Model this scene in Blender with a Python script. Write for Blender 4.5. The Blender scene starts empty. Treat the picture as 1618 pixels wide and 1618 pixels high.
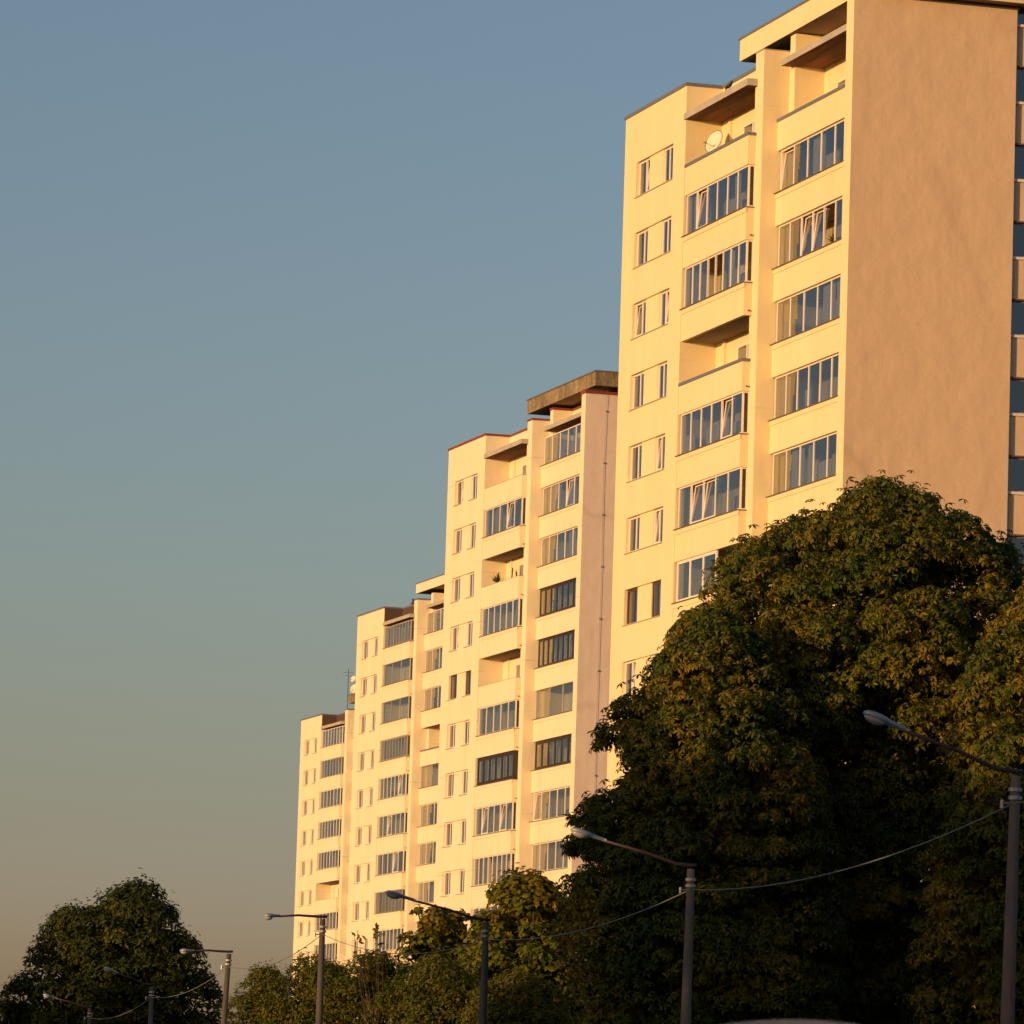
import bpy, math, random
import numpy as np
from mathutils import Vector, Matrix
random.seed(7); RS = np.random.RandomState(11)
S = bpy.context.scene
col = S.collection

# ---------------------------------------------------------------- camera
F_PX, PITCH, ROLL, CAMZ = 8574.2, 0.1215, 0.0316, 1.7
cam_d = bpy.data.cameras.new('camera'); cam = bpy.data.objects.new('camera', cam_d); col.objects.link(cam)
cam_d.sensor_fit = 'HORIZONTAL'; cam_d.sensor_width = 36.0; cam_d.lens = F_PX/1618*36
cam_d.clip_start = 0.5; cam_d.clip_end = 9000
fw = Vector((0, math.cos(PITCH), math.sin(PITCH))); up = Vector((0, -math.sin(PITCH), math.cos(PITCH))); rt = Vector((1, 0, 0))
cr, sr = math.cos(ROLL), math.sin(ROLL)
xc = rt*cr+up*sr; yc = rt*-sr+up*cr; zc = -fw
M = Matrix((xc, yc, zc)).transposed().to_4x4(); M.translation = Vector((0, 0, CAMZ)); cam.matrix_world = M
cam_d.dof.use_dof = True; cam_d.dof.focus_distance = 225; cam_d.dof.aperture_fstop = 7.0
S.camera = cam

# ---------------------------------------------------------------- light
SUN_EL = math.radians(4.5)
to_sun = Vector((-0.747, -0.664, 0)).normalized()*math.cos(SUN_EL)+Vector((0, 0, math.sin(SUN_EL)))
sd_ = bpy.data.lights.new('sun', 'SUN'); sun = bpy.data.objects.new('sun', sd_); col.objects.link(sun)
sun.rotation_euler = to_sun.to_track_quat('Z', 'Y').to_euler()
sd_.energy = 5.0; sd_.angle = math.radians(0.6); sd_.color = (1.0, 0.57, 0.23)
W = bpy.data.worlds.new('World'); S.world = W; W.use_nodes = True
nt = W.node_tree; nt.nodes.clear()
sky = nt.nodes.new('ShaderNodeTexSky'); sky.sky_type = 'NISHITA'; sky.sun_disc = False
sky.sun_elevation = SUN_EL; sky.sun_rotation = math.atan2(to_sun.x, to_sun.y)
sky.altitude = 50; sky.air_density = 1.0; sky.dust_density = 2.0; sky.ozone_density = 2.0
bg = nt.nodes.new('ShaderNodeBackground'); bg.inputs['Strength'].default_value = 0.1
out = nt.nodes.new('ShaderNodeOutputWorld')
# thin evening haze: the sky pales and warms towards the horizon all the way round
wtc = nt.nodes.new('ShaderNodeTexCoord'); sep = nt.nodes.new('ShaderNodeSeparateXYZ'); nt.links.new(wtc.outputs['Generated'], sep.inputs[0])
mr_ = nt.nodes.new('ShaderNodeMapRange'); mr_.inputs['From Min'].default_value = 0.0; mr_.inputs['From Max'].default_value = 0.25; nt.links.new(sep.outputs['Z'], mr_.inputs['Value'])
hz = nt.nodes.new('ShaderNodeValToRGB'); hz.color_ramp.interpolation = 'B_SPLINE'
GAINS = [(0.0, (2.85, 2.2, 3.2)), (0.0453, (2.5, 2.14, 2.98)), (0.0627, (2.16, 1.84, 2.2)), (0.0859, (2.02, 1.75, 1.9)), (0.1206, (1.92, 1.735, 1.89)), (0.1666, (1.87, 1.675, 1.82)), (0.211, (1.82, 1.66, 1.77))]
gmax = 4.0
while len(hz.color_ramp.elements) < len(GAINS): hz.color_ramp.elements.new(.5)
for e_, (z_, g_) in zip(hz.color_ramp.elements, GAINS): e_.position = z_/.25
for e_, (z_, g_) in zip(hz.color_ramp.elements, GAINS): e_.color = (g_[0]/gmax, g_[1]/gmax, g_[2]/gmax, 1)
vm = nt.nodes.new('ShaderNodeVectorMath'); vm.operation = 'MULTIPLY'; vm2 = nt.nodes.new('ShaderNodeVectorMath'); vm2.operation = 'SCALE'; vm2.inputs['Scale'].default_value = gmax
nt.links.new(mr_.outputs[0], hz.inputs[0]); nt.links.new(sky.outputs[0], vm.inputs[0]); nt.links.new(hz.outputs[0], vm.inputs[1])
nt.links.new(vm.outputs[0], vm2.inputs[0]); nt.links.new(vm2.outputs[0], bg.inputs['Color']); nt.links.new(bg.outputs[0], out.inputs['Surface'])
S.view_settings.view_transform = 'Standard'; S.view_settings.look = 'None'
S.view_settings.exposure = 0.03; S.view_settings.gamma = 1.0; S.view_settings.use_curve_mapping = False
S.render.engine = 'CYCLES'

# ---------------------------------------------------------------- helpers
class MB:
    """collects quads / tris into one mesh"""
    def __init__(s): s.v = []; s.f = []; s.m = []
    def face(s, pts, mi=0):
        n = len(s.v); s.v += [tuple(p) for p in pts]; s.f.append(tuple(range(n, n+len(pts)))); s.m.append(mi)
    def box(s, x0, x1, y0, y1, z0, z1, mi=0, bottom=None):
        n = len(s.v)
        s.v += [(x0,y0,z0),(x1,y0,z0),(x1,y1,z0),(x0,y1,z0),(x0,y0,z1),(x1,y0,z1),(x1,y1,z1),(x0,y1,z1)]
        for i, q in enumerate(((3,2,1,0),(4,5,6,7),(0,1,5,4),(1,2,6,5),(2,3,7,6),(3,0,4,7))):
            s.f.append(tuple(n+k for k in q)); s.m.append(bottom if (i == 0 and bottom is not None) else mi)
        return s
    def tube(s, pts, radii, seg=8, mi=0, cap=True):
        pts = [Vector(p) for p in pts]; rings = []
        for i, p in enumerate(pts):
            d = (pts[min(i+1, len(pts)-1)]-pts[max(i-1, 0)]).normalized()
            u = d.cross(Vector((0.13, 0.31, 0.94)));
            if u.length < .15: u = d.cross(Vector((1, 0, 0)))
            u.normalize(); w = d.cross(u); n = len(s.v); r = radii[i] if hasattr(radii, '__len__') else radii
            for k in range(seg):
                a = 2*math.pi*k/seg; s.v.append(tuple(p+(u*math.cos(a)+w*math.sin(a))*r))
            rings.append(n)
        for i in range(len(rings)-1):
            for k in range(seg):
                k2 = (k+1) % seg
                s.f.append((rings[i]+k, rings[i]+k2, rings[i+1]+k2, rings[i+1]+k)); s.m.append(mi)
        if cap:
            s.f.append(tuple(rings[0]+k for k in range(seg))[::-1]); s.m.append(mi)
            s.f.append(tuple(rings[-1]+k for k in range(seg))); s.m.append(mi)
        return s
    def mesh(s, name, mats, smooth=False):
        me = bpy.data.meshes.new(name); me.from_pydata(s.v, [], s.f)
        for m in (mats if isinstance(mats, (list, tuple)) else [mats]): me.materials.append(m)
        if len(me.materials) > 1: me.polygons.foreach_set('material_index', s.m)
        if smooth: me.polygons.foreach_set('use_smooth', [True]*len(s.f))
        me.update(); return me

def link(name, me, parent=None, loc=None, rot=None, label=None):
    o = bpy.data.objects.new(name, me); col.objects.link(o)
    if parent: o.parent = parent
    if loc is not None: o.location = loc
    if rot is not None: o.rotation_euler = rot
    if label: o['label'] = label
    return o
def thing(name, loc, rz, label, cat, group=None):
    o = bpy.data.objects.new(name, None); col.objects.link(o); o.location = loc; o.rotation_euler = (0, 0, rz)
    o['label'] = label; o['category'] = cat
    if group: o['group'] = group
    return o
def tag(o, label, cat, group=None, kind=None):
    if label: o['label'] = label
    if cat: o['category'] = cat
    if group: o['group'] = group
    if kind: o['kind'] = kind
    return o
def copy_tree(o, parent=None):
    c = o.copy(); col.objects.link(c)
    if parent: c.parent = parent
    for ch in list(o.children): copy_tree(ch, c)
    return c

# ---------------------------------------------------------------- materials
def newmat(name):
    m = bpy.data.materials.new(name); m.use_nodes = True; n = m.node_tree; b = n.nodes['Principled BSDF']
    return m, n, b
def N(n, t, **kw):
    x = n.nodes.new(t)
    for k, v in kw.items():
        if k in x.inputs: x.inputs[k].default_value = v
        else: setattr(x, k, v)
    return x
def plain(name, c, rough=.6, metal=0, spec=.4):
    m, n, b = newmat(name); b.inputs['Base Color'].default_value = (*c, 1); b.inputs['Roughness'].default_value = rough
    b.inputs['Metallic'].default_value = metal; b.inputs['Specular IOR Level'].default_value = spec
    return m
def stained(name, c1, c2, scale=(.35, .35, .12), fine=9, rough=.9, bump=.15, streak=0, fine_amt=.12):
    """render or concrete: broad blotches, streaks that run down, fine grain"""
    m, n, b = newmat(name); tc = N(n, 'ShaderNodeTexCoord'); mp = N(n, 'ShaderNodeMapping'); mp.inputs['Scale'].default_value = scale
    n.links.new(tc.outputs['Object'], mp.inputs[0])
    n1 = N(n, 'ShaderNodeTexNoise', Scale=1.0, Detail=5.0, Roughness=.6); n.links.new(mp.outputs[0], n1.inputs['Vector'])
    cr_ = N(n, 'ShaderNodeValToRGB'); cr_.color_ramp.elements[0].position = .32; cr_.color_ramp.elements[1].position = .7
    cr_.color_ramp.elements[0].color = (*c2, 1); cr_.color_ramp.elements[1].color = (*c1, 1)
    n.links.new(n1.outputs['Fac'], cr_.inputs[0]); colr = cr_.outputs[0]
    n2 = N(n, 'ShaderNodeTexNoise', Scale=float(fine), Detail=4.0, Roughness=.7); n.links.new(tc.outputs['Object'], n2.inputs['Vector'])
    mr = N(n, 'ShaderNodeMapRange'); mr.inputs['From Min'].default_value = .3; mr.inputs['From Max'].default_value = .7
    mr.inputs['To Min'].default_value = 1-fine_amt; mr.inputs['To Max'].default_value = 1.0; n.links.new(n2.outputs['Fac'], mr.inputs['Value'])
    mx = N(n, 'ShaderNodeMix', data_type='RGBA', blend_type='MULTIPLY'); mx.inputs['Factor'].default_value = 1
    n.links.new(colr, mx.inputs['A']); n.links.new(mr.outputs[0], mx.inputs['B']); colr = mx.outputs['Result']
    if streak:
        mp3 = N(n, 'ShaderNodeMapping'); mp3.inputs['Scale'].default_value = (2.2, 2.2, .10); n.links.new(tc.outputs['Object'], mp3.inputs[0])
        n3 = N(n, 'ShaderNodeTexNoise', Scale=1.3, Detail=6.0, Roughness=.65); n.links.new(mp3.outputs[0], n3.inputs['Vector'])
        mr3 = N(n, 'ShaderNodeMapRange'); mr3.inputs['From Min'].default_value = .48; mr3.inputs['From Max'].default_value = .72
        mr3.inputs['To Min'].default_value = 1; mr3.inputs['To Max'].default_value = 1-streak; n.links.new(n3.outputs['Fac'], mr3.inputs['Value'])
        mx3 = N(n, 'ShaderNodeMix', data_type='RGBA', blend_type='MULTIPLY'); mx3.inputs['Factor'].default_value = 1
        n.links.new(colr, mx3.inputs['A']); n.links.new(mr3.outputs[0], mx3.inputs['B']); colr = mx3.outputs['Result']
    n.links.new(colr, b.inputs['Base Color']); b.inputs['Roughness'].default_value = rough; b.inputs['Specular IOR Level'].default_value = .2
    if bump:
        n4 = N(n, 'ShaderNodeTexNoise', Scale=30.0, Detail=3.0); n.links.new(tc.outputs['Object'], n4.inputs['Vector'])
        n5 = N(n, 'ShaderNodeTexNoise', Scale=.9, Detail=3.0); n.links.new(tc.outputs['Object'], n5.inputs['Vector'])
        ad = N(n, 'ShaderNodeMath', operation='MULTIPLY_ADD'); ad.inputs[1].default_value = 14.0
        n.links.new(n5.outputs['Fac'], ad.inputs[0]); n.links.new(n4.outputs['Fac'], ad.inputs[2])
        bp = N(n, 'ShaderNodeBump', Strength=bump, Distance=.02); n.links.new(ad.outputs[0], bp.inputs['Height']); n.links.new(bp.outputs[0], b.inputs['Normal'])
    return m
MT = {}
MT['wall1'] = stained('render_yellow', (.74, .65, .42), (.70, .605, .385), streak=.04, fine_amt=.05, bump=.1)
MT['wall2'] = stained('render_cream', (.76, .69, .52), (.72, .64, .46), streak=.035, fine_amt=.07, bump=.12)
MT['gable1'] = stained('render_peach', (.69, .525, .36), (.665, .505, .345), scale=(.3, .3, .2), streak=.07, fine_amt=.07, bump=.17)
MT['gable2'] = stained('render_greyed', (.76, .64, .55), (.69, .575, .49), streak=.08, fine_amt=.1, bump=.15)
MT['concrete'] = stained('bare_concrete', (.40, .33, .22), (.22, .17, .11), scale=(1.2, 1.2, .9), fine=7, streak=.4, fine_amt=.5, bump=.5)
MT['slab'] = stained('slab_edge', (.46, .44, .40), (.36, .34, .31), scale=(1, 1, 1), fine=12, fine_amt=.2)
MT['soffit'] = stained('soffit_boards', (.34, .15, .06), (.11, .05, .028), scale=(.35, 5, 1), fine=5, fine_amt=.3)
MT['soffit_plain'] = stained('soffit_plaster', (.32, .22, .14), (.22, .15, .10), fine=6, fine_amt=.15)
MT['cap_grey'] = plain('grey_coping', (.13, .15, .19), .5)
MT['cap_red'] = plain('red_coping', (.20, .045, .03), .6)
MT['cap_dark'] = plain('brown_coping', (.12, .085, .07), .6)
MT['fwhite'] = plain('white_frame', (.72, .68, .64), .35)
MT['fbrown'] = plain('brown_frame', (.10, .05, .03), .5)
MT['fdark'] = plain('dark_brown_frame', (.035, .02, .014), .5)
MT['clad'] = plain('brown_sheet_cladding', (.09, .055, .04), .6)
MT['pole_dark'] = plain('shade_toned_pole', (.075, .065, .058), .8)  # darker copy for the farther poles, their shade is put into the colour
MT['fgrey'] = plain('grey_frame', (.30, .26, .23), .5)
MT['falu'] = plain('pale_aluminium', (.55, .52, .48), .4, .3)
MT['curtain'] = stained('curtain_cloth', (.62, .58, .52), (.5, .46, .42), scale=(9, 9, .3), fine=20, bump=0)
MT['drape'] = stained('dark_drape', (.25, .16, .12), (.17, .11, .09), scale=(9, 9, .3), fine=20, bump=0)
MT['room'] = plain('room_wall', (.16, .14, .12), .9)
MT['metal'] = plain('galvanised', (.30, .30, .31), .5, .5)
MT['dish'] = plain('dish_cream', (.7, .66, .55), .5)
MT['black'] = plain('dark_plastic', (.03, .03, .03), .6)
MT['wood'] = plain('wood_brown', (.22, .12, .06), .7)
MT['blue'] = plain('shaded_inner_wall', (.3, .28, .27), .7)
def glass(name, tint, extra):
    m = bpy.data.materials.new(name); m.use_nodes = True; n = m.node_tree; n.nodes.clear()
    # two panes of glass: stronger mirror than one, tint on the way in only
    fr = N(n, 'ShaderNodeFresnel', IOR=1.5); a0 = N(n, 'ShaderNodeMath', operation='MULTIPLY_ADD'); a0.inputs[1].default_value = 1.5; a0.inputs[2].default_value = extra
    ge = N(n, 'ShaderNodeNewGeometry'); inv = N(n, 'ShaderNodeMath', operation='SUBTRACT'); inv.inputs[0].default_value = 1; n.links.new(ge.outputs['Backfacing'], inv.inputs[1])
    ad = N(n, 'ShaderNodeMath', operation='MULTIPLY'); ad.use_clamp = True
    n.links.new(fr.outputs[0], a0.inputs[0]); n.links.new(a0.outputs[0], ad.inputs[0]); n.links.new(inv.outputs[0], ad.inputs[1])
    tr = N(n, 'ShaderNodeBsdfTransparent'); tm = N(n, 'ShaderNodeMix', data_type='RGBA'); tm.inputs['A'].default_value = (*tint, 1); tm.inputs['B'].default_value = (1, 1, 1, 1)
    n.links.new(ge.outputs['Backfacing'], tm.inputs['Factor']); n.links.new(tm.outputs['Result'], tr.inputs[0]); gl = N(n, 'ShaderNodeBsdfGlossy'); gl.inputs['Roughness'].default_value = .02
    gl.inputs['Color'].default_value = (.92, .95, 1, 1)
    tc = N(n, 'ShaderNodeTexCoord'); no = N(n, 'ShaderNodeTexNoise', Scale=1.1, Detail=2.0); n.links.new(tc.outputs['Object'], no.inputs['Vector'])
    bp = N(n, 'ShaderNodeBump', Strength=.3, Distance=.02); n.links.new(no.outputs['Fac'], bp.inputs['Height']); n.links.new(bp.outputs[0], gl.inputs['Normal'])
    mx = N(n, 'ShaderNodeMixShader'); n.links.new(ad.outputs[0], mx.inputs[0]); n.links.new(tr.outputs[0], mx.inputs[1]); n.links.new(gl.outputs[0], mx.inputs[2])
    o = N(n, 'ShaderNodeOutputMaterial'); n.links.new(mx.outputs[0], o.inputs[0]); return m
MT['glass'] = glass('window_glass', (.46, .50, .55), .10)
MT['glass_clear'] = glass('clear_glass', (.62, .66, .70), .05)
MT['glass_dark'] = glass('tinted_glass', (.12, .13, .15), .14)
MT['glass_side'] = glass('side_glass', (.045, .045, .045), .0)
def add_cracks(m, scale, amt):
    n = m.node_tree; b = n.nodes['Principled BSDF']; src = b.inputs['Base Color'].links[0].from_socket
    tc = N(n, 'ShaderNodeTexCoord'); mp = N(n, 'ShaderNodeMapping'); mp.inputs['Scale'].default_value = (scale, scale, scale*.55); n.links.new(tc.outputs['Object'], mp.inputs[0])
    no = N(n, 'ShaderNodeTexNoise', Scale=2.5, Detail=4.0); n.links.new(mp.outputs[0], no.inputs['Vector'])
    mv = N(n, 'ShaderNodeMix', data_type='VECTOR'); mv.inputs['Factor'].default_value = .22; n.links.new(mp.outputs[0], mv.inputs['A']); n.links.new(no.outputs['Color'], mv.inputs['B'])
    v = N(n, 'ShaderNodeTexVoronoi', feature='DISTANCE_TO_EDGE', Scale=1.0); n.links.new(mv.outputs['Result'], v.inputs['Vector'])
    mk = N(n, 'ShaderNodeTexNoise', Scale=.8, Detail=1.0); n.links.new(mp.outputs[0], mk.inputs['Vector'])
    m1 = N(n, 'ShaderNodeMapRange'); m1.inputs['From Max'].default_value = .035; m1.inputs['To Min'].default_value = amt; m1.inputs['To Max'].default_value = 0; n.links.new(v.outputs['Distance'], m1.inputs['Value'])
    m2 = N(n, 'ShaderNodeMapRange'); m2.inputs['From Min'].default_value = .45; m2.inputs['From Max'].default_value = .6; n.links.new(mk.outputs['Fac'], m2.inputs['Value'])
    mm = N(n, 'ShaderNodeMath', operation='MULTIPLY'); n.links.new(m1.outputs[0], mm.inputs[0]); n.links.new(m2.outputs[0], mm.inputs[1])
    mx = N(n, 'ShaderNodeMix', data_type='RGBA'); n.links.new(mm.outputs[0], mx.inputs['Factor']); n.links.new(src, mx.inputs['A']); mx.inputs['B'].default_value = (.38, .26, .18, 1)
    n.links.new(mx.outputs['Result'], b.inputs['Base Color'])
add_cracks(MT['gable1'], .22, .32); add_cracks(MT['gable2'], .3, .25)
def add_seams(m, amt):
    n = m.node_tree; b = n.nodes['Principled BSDF']; src = b.inputs['Base Color'].links[0].from_socket
    tc = N(n, 'ShaderNodeTexCoord'); sp = N(n, 'ShaderNodeSeparateXYZ'); n.links.new(tc.outputs['Object'], sp.inputs[0])
    def line(sock, period, off, wid):
        a = N(n, 'ShaderNodeMath', operation='ADD'); a.inputs[1].default_value = off; n.links.new(sock, a.inputs[0])
        p = N(n, 'ShaderNodeMath', operation='PINGPONG'); p.inputs[1].default_value = period/2; n.links.new(a.outputs[0], p.inputs[0])
        q = N(n, 'ShaderNodeMapRange'); q.inputs['From Min'].default_value = wid; q.inputs['From Max'].default_value = wid*3; q.inputs['To Min'].default_value = 1; q.inputs['To Max'].default_value = 0
        n.links.new(p.outputs[0], q.inputs['Value']); return q.outputs[0]
    l1 = line(sp.outputs['Z'], 2.8, -(43.05-4.95) % 2.8, .012)
    mk = N(n, 'ShaderNodeTexNoise', Scale=.5, Detail=3.0); n.links.new(tc.outputs['Object'], mk.inputs['Vector'])
    m2 = N(n, 'ShaderNodeMapRange'); m2.inputs['From Min'].default_value = .42; m2.inputs['From Max'].default_value = .6; n.links.new(mk.outputs['Fac'], m2.inputs['Value'])
    mm = N(n, 'ShaderNodeMath', operation='MULTIPLY'); n.links.new(l1, mm.inputs[0]); n.links.new(m2.outputs[0], mm.inputs[1])
    # short drips that start under the sill line
    fz = N(n, 'ShaderNodeMath', operation='ADD'); fz.inputs[1].default_value = -(43.05-3.4) % 2.8; n.links.new(sp.outputs['Z'], fz.inputs[0])
    md = N(n, 'ShaderNodeMath', operation='WRAP'); md.inputs[1].default_value = 2.8; md.inputs[2].default_value = 0.0; n.links.new(fz.outputs[0], md.inputs[0])
    dr = N(n, 'ShaderNodeMapRange'); dr.inputs['From Min'].default_value = 1.7; dr.inputs['From Max'].default_value = 2.8; n.links.new(md.outputs[0], dr.inputs['Value'])
    mp = N(n, 'ShaderNodeMapping'); mp.inputs['Scale'].default_value = (3.5, 3.5, .35); n.links.new(tc.outputs['Object'], mp.inputs[0])
    dn = N(n, 'ShaderNodeTexNoise', Scale=1.6, Detail=2.0); n.links.new(mp.outputs[0], dn.inputs['Vector'])
    dm = N(n, 'ShaderNodeMapRange'); dm.inputs['From Min'].default_value = .62; dm.inputs['From Max'].default_value = .76; n.links.new(dn.outputs['Fac'], dm.inputs['Value'])
    dd = N(n, 'ShaderNodeMath', operation='MULTIPLY'); n.links.new(dr.outputs[0], dd.inputs[0]); n.links.new(dm.outputs[0], dd.inputs[1])
    su = N(n, 'ShaderNodeMath', operation='ADD'); su.use_clamp = True; n.links.new(mm.outputs[0], su.inputs[0]); n.links.new(dd.outputs[0], su.inputs[1])
    sc_ = N(n, 'ShaderNodeMath', operation='MULTIPLY'); sc_.inputs[1].default_value = amt; n.links.new(su.outputs[0], sc_.inputs[0])
    mx = N(n, 'ShaderNodeMix', data_type='RGBA'); n.links.new(sc_.outputs[0], mx.inputs['Factor']); n.links.new(src, mx.inputs['A']); mx.inputs['B'].default_value = (.36, .29, .19, 1)
    n.links.new(mx.outputs['Result'], b.inputs['Base Color'])
add_seams(MT['wall2'], .55); add_seams(MT['wall1'], .16)
def leafmat(name, cols, trans=.3):
    m = bpy.data.materials.new(name); m.use_nodes = True; n = m.node_tree; n.nodes.clear()
    g = N(n, 'ShaderNodeNewGeometry'); tc = N(n, 'ShaderNodeTexCoord')
    no = N(n, 'ShaderNodeTexNoise', Scale=.45, Detail=3.0); n.links.new(tc.outputs['Object'], no.inputs['Vector'])
    ad = N(n, 'ShaderNodeMath', operation='MULTIPLY_ADD'); ad.inputs[1].default_value = .45
    n.links.new(g.outputs['Random Per Island'], ad.inputs[0]); 
    s2 = N(n, 'ShaderNodeMath', operation='MULTIPLY_ADD'); s2.inputs[1].default_value = 1.5; s2.inputs[2].default_value = -.45
    n.links.new(no.outputs['Fac'], s2.inputs[0]); n.links.new(s2.outputs[0], ad.inputs[2])
    r = N(n, 'ShaderNodeValToRGB'); e = r.color_ramp.elements
    e[0].color = (*cols[0], 1); e[1].color = (*cols[-1], 1); e[0].position = .1; e[1].position = 1.0
    for i, c in enumerate(cols[1:-1]): x = e.new(.1+.85*(i+1)/(len(cols)-1)); x.color = (*c, 1)
    n.links.new(ad.outputs[0], r.inputs[0])
    b = N(n, 'ShaderNodeBsdfPrincipled', Roughness=.6); b.inputs['Specular IOR Level'].default_value = .12
    t = N(n, 'ShaderNodeBsdfTranslucent'); n.links.new(r.outputs[0], b.inputs['Base Color']); n.links.new(r.outputs[0], t.inputs[0])
    mx = N(n, 'ShaderNodeMixShader', Fac=trans); n.links.new(b.outputs[0], mx.inputs[1]); n.links.new(t.outputs[0], mx.inputs[2])
    o = N(n, 'ShaderNodeOutputMaterial'); n.links.new(mx.outputs[0], o.inputs[0]); return m
MT['leaf_chestnut'] = leafmat('chestnut_leaves', [(.028, .060, .014), (.062, .092, .016), (.16, .14, .018), (.36, .235, .03)], .38)
MT['leaf_maple'] = leafmat('maple_leaves', [(.05, .08, .008), (.08, .11, .012), (.14, .135, .014), (.26, .17, .02)])
MT['leaf_linden'] = leafmat('linden_leaves', [(.025, .045, .010), (.036, .055, .012), (.055, .068, .013), (.11, .09, .014)])
MT['leaf_shrub'] = leafmat('shrub_leaves', [(.04, .07, .010), (.085, .10, .014), (.17, .13, .02)])
MT['bark'] = stained('bark', (.12, .09, .07), (.06, .045, .035), scale=(3, 3, .6), fine=10, fine_amt=.4, bump=.6)
MT['pole'] = stained('lamp_pole_concrete', (.19, .155, .12), (.125, .10, .08), scale=(3, 3, 1), fine=25, fine_amt=.3)
MT['armdark'] = plain('rusty_arm', (.06, .04, .035), .6, .3)
MT['lamphead'] = plain('lamp_housing', (.30, .33, .37), .5, .3)
MT['lampglass'] = plain('lamp_glass', (.30, .32, .34), .15)
MT['cable'] = plain('cable', (.16, .18, .17), .5)

# ---------------------------------------------------------------- ground, road, pavement
def sheet(name, pts, z, mat):
    b = MB(); b.face([(x, y, z) for x, y in pts]); return tag(link(name, b.mesh(name, mat)), None, None, kind='structure')
gm = stained('grass_ground', (.06, .075, .025), (.045, .055, .02), scale=(.1, .1, .1), fine=3, fine_amt=.3)
asph = stained('asphalt', (.055, .055, .056), (.045, .045, .046), scale=(.3, .3, .3), fine=20, fine_amt=.3)
pav = stained('paving', (.22, .21, .19), (.17, .16, .15), scale=(.5, .5, .5), fine=6, fine_amt=.3)
sheet('ground', [(-5000, -3000), (5000, -3000), (5000, 7000), (-5000, 7000)], 0, gm)
# the road runs past the lamps, bending gently left
def road_x(y): return 10.6-.075*(y-60)-.00028*max(0, y-60)**2
ys = [-60]+list(range(-40, 420, 20))
def strip(name, off0, off1, z0, z1, mat):
    b = MB()
    for y0, y1 in zip(ys[:-1], ys[1:]):
        a0, a1, b0, b1 = road_x(y0)+off0, road_x(y0)+off1, road_x(y1)+off0, road_x(y1)+off1
        b.face([(a0, y0, z1), (a1, y0, z1), (b1, y1, z1), (b0, y1, z1)])
        if z0 < z1:
            b.face([(a0, y0, z0), (a0, y0, z1), (b0, y1, z1), (b0, y1, z0)]); b.face([(a1, y0, z1), (a1, y0, z0), (b1, y1, z0), (b1, y1, z1)])
    return tag(link(name, b.mesh(name, mat)), None, None, kind='structure')
strip('road', -17, -1.6, .004, .004, asph)
strip('kerb', -1.6, -1.4, .0, .13, plain('kerb_stone', (.3, .29, .27), .8))
strip('pavement', -1.4, 1.8, .0, .12, pav)
b = MB()
for i in range(40):
    y = -40+i*9; x = road_x(y)-9.3; x2 = road_x(y+3)-9.3
    b.face([(x-.06, y, .008), (x+.06, y, .008), (x2+.06, y+3, .008), (x2-.06, y+3, .008)])
tag(link('lane_markings', b.mesh('lane_markings', plain('road_paint', (.7, .7, .68), .7))), None, None, kind='structure')

# ---------------------------------------------------------------- the towers
PHI = .2897; H = 43.05; FL = 2.8
ORG = [(4.003, 210.24), (-3.748, 310.59), (-11.362, 406.99), (-18.992, 504.14)]
CACHE = {}
def cached_box(name, w, dp, h, mat):
    k = (name, round(w, 2), round(dp, 3), round(h, 2), mat.name)
    if k not in CACHE: CACHE[k] = MB().box(-w/2, w/2, -dp/2, dp/2, 0, h).mesh(name, mat)
    return CACHE[k]
def wavy(name, w, h, mat):
    k = ('wavy', round(w, 2), round(h, 2), mat.name)
    if k not in CACHE:
        b = MB(); n = max(4, int(w/.09)); pts = [(-w/2+w*i/n, .025*math.sin(i*1.9)+.012*math.sin(i*.7)) for i in range(n+1)]
        for p, q in zip(pts[:-1], pts[1:]): b.face([(p[0], p[1], 0), (q[0], q[1], 0), (q[0], q[1], h), (p[0], p[1], h)])
        CACHE[k] = b.mesh('curtain', mat)
    return CACHE[k]
def sash_frame(w, h, t, mat):
    k = ('sash', round(w, 2), round(h, 2), mat.name)
    if k not in CACHE:
        b = MB(); b.box(-w/2, w/2, -.03, .03, 0, t); b.box(-w/2, w/2, -.03, .03, h-t, h)
        b.box(-w/2, -w/2+t, -.03, .03, t, h-t); b.box(w/2-t, w/2, -.03, .03, t, h-t); CACHE[k] = b.mesh('sash', mat)
    return CACHE[k]

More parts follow.
